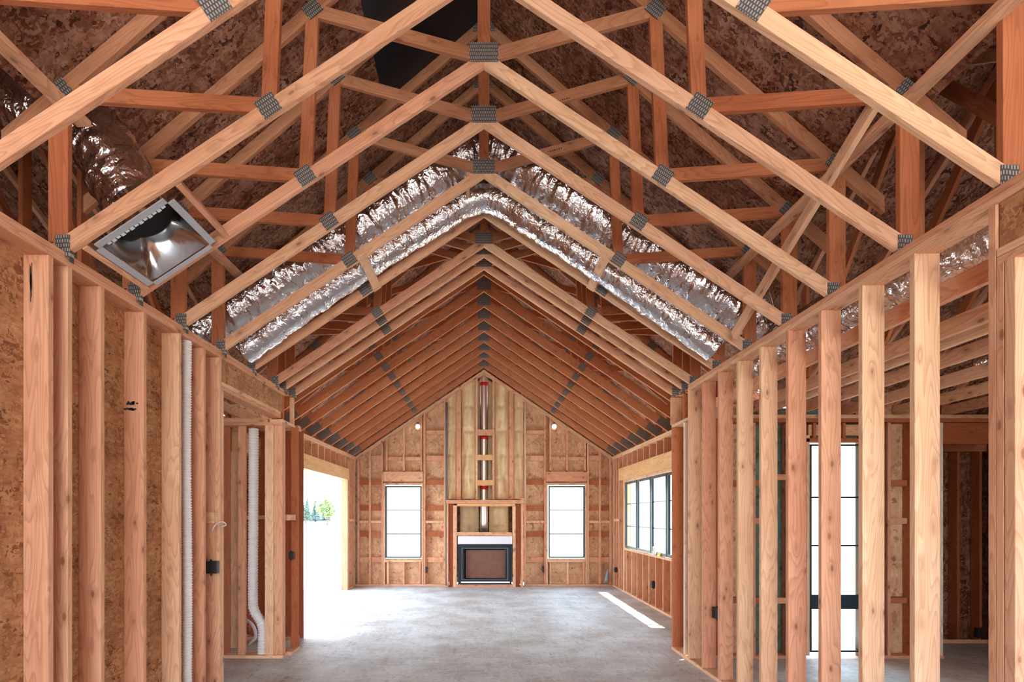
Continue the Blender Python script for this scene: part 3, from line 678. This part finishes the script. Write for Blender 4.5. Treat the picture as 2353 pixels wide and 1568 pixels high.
# side room trusses run along the view
def side_truss(x, ya, yb, yr, hr, sl, label, webs=True, h0=1.2, mat=WOOD):
    t = empty('ceiling_truss', (x, ya, Z(h0)), label=label, cat='ceiling truss', group='flat-bottomed trusses over the side rooms')
    L = yb-ya
    prism('bottom_chord', [(-.019, 0, 0), (-.019, L, 0), (-.019, L, .115), (-.019, 0, .115)], (.038, 0, 0), (0, 1, 0), mat, t)
    if webs:
        for q in (-1, 1):
            y0_, y1_ = yr-ya, (yb-ya if q > 0 else 0); h = lambda y: hr-sl*abs(y+ya-yr)-.1-h0
            prism('top_chord', [(-.019, y0_, h(y0_)), (-.019, y1_, max(h(y1_), .08)), (-.019, y1_, max(h(y1_), .08)+.09), (-.019, y0_, h(y0_)+.09)], (.038, 0, 0), (0, q, -sl), mat, t)
        for yy in (yr-1.5, yr, yr+1.4):
            y = yy-ya; box('vertical_web', (-.018, y-.045, .11), (.018, y+.045, h(y)+.03), SHADEW, t)
        for (p, q) in ((yr-1.5, yr), (yr+1.4, yr)):
            p0 = Vector((0, p-ya, .15)); p1 = Vector((0, q-ya, h(q-ya)))
            beam('web', p0, p1, .085, .034, (0, 1, 0), SHADEW, t)
    return t
side_truss(2.60, 2.65, 6.57, 4.0, 3.3, .72, 'long ceiling joist lying just behind the right stud wall', False, 1.20, WOOD)
for i, (x, m_) in enumerate(((3.12, WOOD), (3.32, PALE), (3.73, WOOD), (4.33, WOOD), (4.95, PALE), (5.55, WOOD), (6.15, WOOD))):
    side_truss(x, 1.3, 6.72, 4.0, 3.3, .72, 'ceiling truss of the right side room, %s out from the stud wall' % ['first', 'second', 'third', 'fourth', 'fifth', 'sixth', 'seventh'][i], x not in (3.32,), 1.20, m_)
for i, x in enumerate((-3.10, -3.55, -4.1, -4.7, -5.3)):
    side_truss(x, 1.2, 7.74, 4.3, 3.3, .6, 'ceiling truss of the left side room, %s out from the hall wall' % ['first', 'second', 'third', 'fourth', 'fifth'][i], True, 1.24, WOOD)
# long lateral members
for s_, ya, yb, t_ in ((-1, 1.9, 3.31, 'straight brace running out of the top left corner, cut short above the register box'), (-1, 4.35, 7.1, 'straight brace across the left truss ends behind the register box'), (1, 1.9, 7.1, 'long straight brace nailed across the right ends of the near trusses')):
    o = beam('lateral_brace', (s_*2.38, ya, Z(2.33)), (s_*2.38, yb, Z(2.33)), .035, .085, (0, 0, 1), WOOD)
    tag(o, t_, 'brace')
o = beam('diagonal_brace', (2.30, 3.28, Z(2.42)), (2.25, 5.0, Z(1.62)), .09, .038, (0, .4, 1), PALE); tag(o, 'slanting brace falling steeply behind the right truss ends', 'brace')
# lumber hung under the duct
for s_, t_ in ((-1, 'left'), (1, 'right')):
    X = s_*1.13; h = 3.14-.667*1.13
    o = beam('duct_support', (X, 5.12, Z(h+.02)), (X, 5.90, Z(h+.02)), .09, .025, (1, 0, -s_*.667), PALE); tag(o, 'short wooden block bridging two trusses under the foil duct on the %s slope' % t_, 'wood block')
o = beam('duct_support', (-.165, 5.83, Z(3.20)), (-.15, 5.19, Z(3.16)), .09, .03, (0, 0, 1), PALE); tag(o, 'short upright wooden block beside the ridge, left of the duct bend', 'wood block')
# ------------------------------------------------------------------ ducts
def slope_pt(X, y, off): return (X, y, Z(3.14-.667*abs(X)+off))
def ridge_path(y, off, xl, xr, sag=0):
    P = [slope_pt(xl, y, off-.02)]
    for x in (xl*.75, xl*.5, xl*.25): P.append(slope_pt(x, y+.02*math.sin(x*7), off+.02*math.sin(x*9)))
    P.append((0, y, Z(3.14+off-.10)))
    for x in (xr*.25, xr*.5, xr*.75): P.append(slope_pt(x, y+.02*math.sin(x*5), off-.015))
    P.append(slope_pt(xr, y, off-sag)); return P
o = tube('flexible_duct', ridge_path(5.45, .52, -3.0, 2.75, .0), .20, FOIL, None, .018, 56, foilmod(1)); tag(o, 'crinkled fat foil duct, upper of the two draped over the ridge', 'duct')
o = tube('flexible_duct', ridge_path(5.61, .17, -2.45, 2.35, .06), .145, FOIL, None, .018, 56, foilmod(5, .06)); tag(o, 'smoother foil duct, lower and thinner of the two draped over the ridge', 'duct')
o = tube('flexible_duct', [(-3.9, 3.9, Z(2.75)), (-3.45, 3.62, Z(2.80)), (-3.0, 3.55, Z(2.66)), (-2.55, 3.58, Z(2.45)), (-2.33, 3.6, Z(2.16)), (-2.22, 3.6, Z(1.93))], .20, FOIL, None, .018, 56, foilmod(9, .16)); tag(o, 'fat crinkled foil duct dropping into the square register box', 'duct')
o = tube('flexible_duct', [(3.0, 2.2, Z(1.56)), (2.95, 2.9, Z(1.58)), (2.93, 3.8, Z(1.62)), (2.9, 4.8, Z(1.65)), (2.95, 5.8, Z(1.62)), (3.3, 6.4, Z(1.6))], .20, FOIL, None, .018, 56, foilmod(13, .12)); tag(o, 'foil duct lying behind the top of the right stud wall', 'duct')
o = tube('flexible_duct', [(3.9, 2.6, Z(1.46)), (4.15, 3.2, Z(1.45)), (4.5, 4.2, Z(1.44)), (4.7, 5.2, Z(1.45))], .11, FOIL, None, .018, 40, foilmod(17, .12)); tag(o, 'thin bright foil duct on the ceiling chords of the right side room', 'duct')
o = tube('flexible_duct', [(-3.9, 2.3, Z(2.9)), (-3.55, 2.6, Z(2.85)), (-3.3, 2.9, Z(2.86))], .12, simple('dull_duct', (.5, .5, .42), .35, .8), None, .018, 40, foilmod(21, .06)); tag(o, 'dull grey-green duct end in the top left corner of the attic', 'duct')
for (a, b, m_) in (((4.0, 3.9, 1.42), (4.8, 4.1, 1.47), BLUE),):
    o = prism('sky_light_sheet', [(3.6, 3.05, Z(1.50)), (4.4, 3.05, Z(1.50)), (4.4, 3.75, Z(1.62)), (3.6, 3.75, Z(1.62))], (0, 0, .004), (1, 0, 0), BLUE, None, 0); tag(o, 'bright blue sheet standing in for sky light above the right side room', 'sky light stand-in')  # added sheet, its blue stands for sky light through a roof opening
# register box between the second and third truss
reg = empty('register_box', (-2.09, 3.575, Z(3.14-.667*2.09)), label='square galvanised register box with grey flanges, hung between two trusses on the left', cat='vent box')
reg.rotation_euler = (0, -math.atan(.667), 0)     # local X climbs towards the ridge
hx, hy = .235, .255
def quad(nm, P, m, th=(0, 0, .002)): return prism(nm, P, th, (0, 1, 0) , m, reg, 0)
for (nm, a, b) in (('flange', (-hx-.045, -hy, -.014), (-hx, hy, -.008)), ('flange', (hx, -hy, -.014), (hx+.045, hy, -.008)),
                   ('flange', (-hx, hy, -.014), (hx, hy+.04, -.008)), ('flange', (-hx-.02, -hy-.05, -.014), (hx, -hy-.003, -.008))):
    box(nm, a, b, FLANGE, reg, .001)
bm = bmesh.new()   # funnel from the rectangle to a round collar
n = 48; R0 = .165; cx_, cy_, cz_ = .03, -.03, .14; low = []; up = []
for i in range(n):
    th = 2*math.pi*i/n+.001; c_, s_ = math.cos(th), math.sin(th); k = 1/max(abs(c_)/hx, abs(s_)/hy)
    low.append(bm.verts.new((c_*k, s_*k, 0))); up.append(bm.verts.new((cx_+c_*R0, cy_+s_*R0, cz_)))
top = [bm.verts.new((v.co.x, v.co.y, v.co.z+.12)) for v in up]
for i in range(n):
    j = (i+1) % n; bm.faces.new((low[i], low[j], up[j], up[i])); bm.faces.new((up[i], up[j], top[j], top[i]))
from_bm('funnel', bm, GALV, reg, None, True)
bm = bmesh.new(); bmesh.ops.create_circle(bm, cap_ends=True, radius=R0, segments=40)
from_bm('mouth_dark_disc', bm, DARKIN, reg, Matrix.Translation((cx_, cy_, cz_+.02)))  # black disc paints the darkness inside the duct
for i in range(13):   # crimped metal tabs along the near edge
    x = -hx+.03+i*(2*hx-.05)/13; box('crimp_tab', (x, -hy-.004, -.006), (x+.027, -hy+.026+.006*(i % 2), .001), STEEL, reg, .002)
for q in (-1, 1):
    xx = -2.09+q*.275; o = beam('header_block', (xx, 3.262, Z(3.14-.667*abs(xx)+.045)), (xx, 3.878, Z(3.14-.667*abs(xx)+.045)), .085, .036, (.667*1, 0, -1) if False else (-.555, 0, .832), WOOD)
    tag(o, 'short block nailed between trusses at the %s side of the register box' % ('lower' if q < 0 else 'upper'), 'wood block')
# hall behind the camera, open at its end, and the front walls of the side rooms; unseen, added to cut front light
wn_ = empty('wall_light_block', (0, 0, 0), kind='structure')
for s_ in (-1, 1):
    box('osb_sheathing', (s_*2.60, -6.2, 0), (s_*2.612, .3 if s_ > 0 else .22, Z(1.526)), OSB, wn_, 0)
    for q in range(9): box('stud', (s_*2.46, -6.1+q*.75, .038), (s_*2.598, -6.062+q*.75, Z(1.45)), WOOD, wn_)
    box('top_plate', (s_*2.46, -6.2, Z(1.451)), (s_*2.598, .19, Z(1.526)), WOOD, wn_)
    # solid parts left and right of a wide window opening, and above it
    y = 1.0
    for (a, b, h0, h1) in ((2.62, 3.4, FZ, 1.25), (5.4, 6.6, FZ, 1.25), (3.4, 5.4, FZ, -.8), (3.4, 5.4, .75, 1.25)):
        box('osb_sheathing', (s_*a, y, Z(h0)), (s_*b, y+.012, Z(h1)), OSB, wn_, 0)
# ------------------------------------------------------------------ conduits, boxes, cables
o = tube('corrugated_pipe', [(-2.47, 4.62, .0), (-2.465, 4.62, 1.2), (-2.475, 4.62, 2.2), (-2.47, 4.62, Z(1.448))], .036, WHITE, None, .0055, 20, corr(.022, .09), False); tag(o, 'white corrugated pipe standing between the studs of the left wall', 'pipe')
o = tube('corrugated_pipe', [px(603, 1502, 6.69), px(603, 1440, 6.69), px(585, 1405, 6.69), px(581, 1370, 6.69), px(582, 1200, 6.69), px(583, 985, 6.69)], .056, WHITE, None, .008, 24, corr(.032, .06), False); tag(o, 'wider white corrugated pipe with an elbow near the floor by the corner post', 'pipe')
o = tube('white_hose', [px(566, 1425, 7.3), px(582, 1440, 7.3), px(587, 1465, 7.3), px(570, 1482, 7.3)], .022, WHITEB, None, .02, 10); tag(o, 'short curl of white hose near the floor behind the bent pipe', 'hose')
def ebox(p, w, h, label, side=0):
    t = empty('electrical_box', p, label=label, cat='electrical box', group='black electrical boxes')
    if side: a, b = (-.03, -w/2, -h/2), (.03, w/2, h/2)
    else: a, b = (-w/2, -.03, -h/2), (w/2, .03, h/2)
    box('box_body', a, b, BLACK, t, .004)
    for q in (-1, 1): tube('nail_lug', [(-.006, -.034, q*(h/2+.0)), (0, -.034, q*(h/2+.018)), (.012, -.034, q*(h/2+.0))], .005, BLACK, t, .01, 8)
    return t
ebox((-2.46, 5.04, Z(-.47)), .10, .11, 'black electrical box on the last stud before the left opening')
ebox((-2.41, 6.97, Z(-.50)), .06, .085, 'small black electrical box on the red stud beside the big opening')
ebox(px(980, 1310, 13.38), .05, .13, 'black electrical box between the left window and the fireplace')
ebox(px(1248, 1308, 13.38), .05, .12, 'black electrical box between the fireplace and the right window')
ebox(px(1415, 1310, 13.0), .09, .10, 'black electrical box low in the far right corner', 1)
ebox(px(1500, 1344, 10.15), .11, .12, 'black electrical box under the row of four windows', 1)
ebox((2.50, 6.0, Z(-1.05)), .05, .12, 'black electrical box low inside the right stud wall')
ebox(px(2250, 1455, 6.95), .09, .12, 'black electrical box beside the closet opening on the right')
ebox(px(2200, 1485, 7.5), .07, .18, 'black electrical box near the floor inside the closet')
for k, (x, m_) in enumerate(((1024.5, WIRE), (1027.5, WIRE), (1206.5, WIREW))):
    o = tube('cable', [px(x, 1346, 13.36), px(x, 1130, 13.36), px(x, 925 if k < 2 else 928, 13.36)], .013 if k < 2 else .008, m_, None, .4, 8)
    tag(o, ['grey cable running up the left edge of the chimney chase', 'second dark cable on the chase, nearer the fireplace', 'pale cable running up the right edge of the chimney chase'][k], 'cable')
tag(tube('cable', [px(487, 1222, 5.0), px(496, 1205, 4.98), px(512, 1200, 4.96), px(520, 1207, 4.96), px(505, 1212, 4.98)], .006, WIREW, None, .03, 8), 'pale loop of cable sticking out of the block in the left wall', 'cable')
for x, t_ in ((960, 'left'), (1273.5, 'right')):
    l = empty('bulb_lamp', px(x, 981, 13.3), label='round white bulb above the %s gable window' % t_, cat='lamp')
    bm = bmesh.new(); bmesh.ops.create_uvsphere(bm, u_segments=20, v_segments=14, radius=.055)
    for v in bm.verts: v.co.z *= 1.15
    from_bm('globe', bm, BULB, l, None, True); tube('socket', [(0, 0, .05), (0, .02, .10)], .03, WIRE, l, .03, 12)
# things on the window sill
bt = empty('bottle', (XF+.03-.06, 9.98, Z(SH)), label='white bottle standing on the long window sill', cat='bottle')
tube('body', [(0, 0, 0), (0, 0, .16)], .035, WHITE, bt, .02, 16); tube('cap', [(0, 0, .16), (0, 0, .22)], .014, WHITE, bt, .02, 12)
o = box('yellow_tub', (XF-.02, 9.72, Z(SH)), (XF+.05, 9.86, Z(SH)+.05), YEL); tag(o, 'small yellow tub on the long window sill', 'tub')
o = box('wood_offcut', (XF-.0, 12.0, Z(SH)), (XF+.05, 12.05, Z(SH)+.06), PALE); tag(o, 'small pale block at the far end of the long window sill', 'wood block')
bag = tube('hanging_bag', [px(1394, 1338, 13.36), px(1395, 1320, 13.36), px(1398, 1306, 13.36)], .045, simple('grey_bag', (.25, .3, .36), .3), None, .05, 12, lambda s, th: 1.3-1.1*min(1, s/.33)+.1*math.sin(th*3)); tag(bag, 'grey plastic bundle on the floor in the far right corner', 'bag')
# ------------------------------------------------------------------ trees outside
def conifer(x, y, h, lab):
    t = empty('conifer', (x, y, 0.0), label=lab, cat='tree', group='trees beyond the field')
    tube('trunk', [(0, 0, -.4), (0, 0, h*.9)], .16, BARK, t, .5, 8)
    bm = bmesh.new(); rnd = random.Random(x*7)
    for i in range(14):
        f = i/14; r = h*.26*(1-f)+.12; z = h*(.12+.86*f); m = 11
        vs = [bm.verts.new((math.cos(2*math.pi*k/m)*r*(rnd.uniform(.8, 1.15) if k % 2 else .55), math.sin(2*math.pi*k/m)*r*(rnd.uniform(.8, 1.15) if k % 2 else .55), z-r*.35)) for k in range(m)]
        c = bm.verts.new((0, 0, z+h*.10))
        for k in range(m): bm.faces.new((vs[k], vs[(k+1) % m], c))
    from_bm('foliage', bm, CONIF, t)
def broad(x, y, h, lab, mat=LEAF, n=900):
    t = empty('leafy_tree', (x, y, 0.0), label=lab, cat='tree', group='trees beyond the field')
    tube('trunk', [(0, 0, -.4), (0.1, 0, h*.3), (0, 0, h*.7)], .14, BARK, t, .4, 8)
    bm = bmesh.new(); rnd = random.Random(x*3)
    blobs = [(rnd.uniform(-.3, .3)*h, rnd.uniform(-.3, .3)*h, rnd.uniform(.25, .8)*h, rnd.uniform(.14, .26)*h) for _ in range(9)]
    for _ in range(n):
        b_ = rnd.choice(blobs); d = Vector((rnd.gauss(0, 1), rnd.gauss(0, 1), rnd.gauss(0, 1))).normalized()*b_[3]*rnd.uniform(.7, 1.05)
        c = Vector(b_[:3])+d; a = Vector((rnd.gauss(0, 1), rnd.gauss(0, 1), rnd.gauss(0, 1))).normalized(); u = a.orthogonal().normalized(); v = a.cross(u); s = h*.045
        bm.faces.new([bm.verts.new(c+u*s), bm.verts.new(c+v*s*.7), bm.verts.new(c-u*s), bm.verts.new(c-v*s*.7)])
    from_bm('foliage', bm, mat, t)
def tx(x, d): return (x-1112)/F*d
conifer(tx(690, 140), 140, 8.0, 'tall dark conifer at the left edge of the view through the big opening')
conifer(tx(706, 150), 150, 6.6, 'dark conifer, middle one of the far tree line')
conifer(tx(725, 145), 145, 6.8, 'dark conifer just behind the light green tree')
conifer(tx(748, 156), 156, 7.2, 'dark conifer peeking above the light green tree')
broad(tx(702, 132), 132, 5.0, 'blue-green bushy tree in front of the conifers', simple('bluegreen_leaves', (.05, .10, .08), .8), 700)
broad(tx(752, 118), 118, 5.8, 'light green leafy tree seen through the big left opening')
broad(tx(680, 118), 118, 2.2, 'low light green bush at the edge of the field')
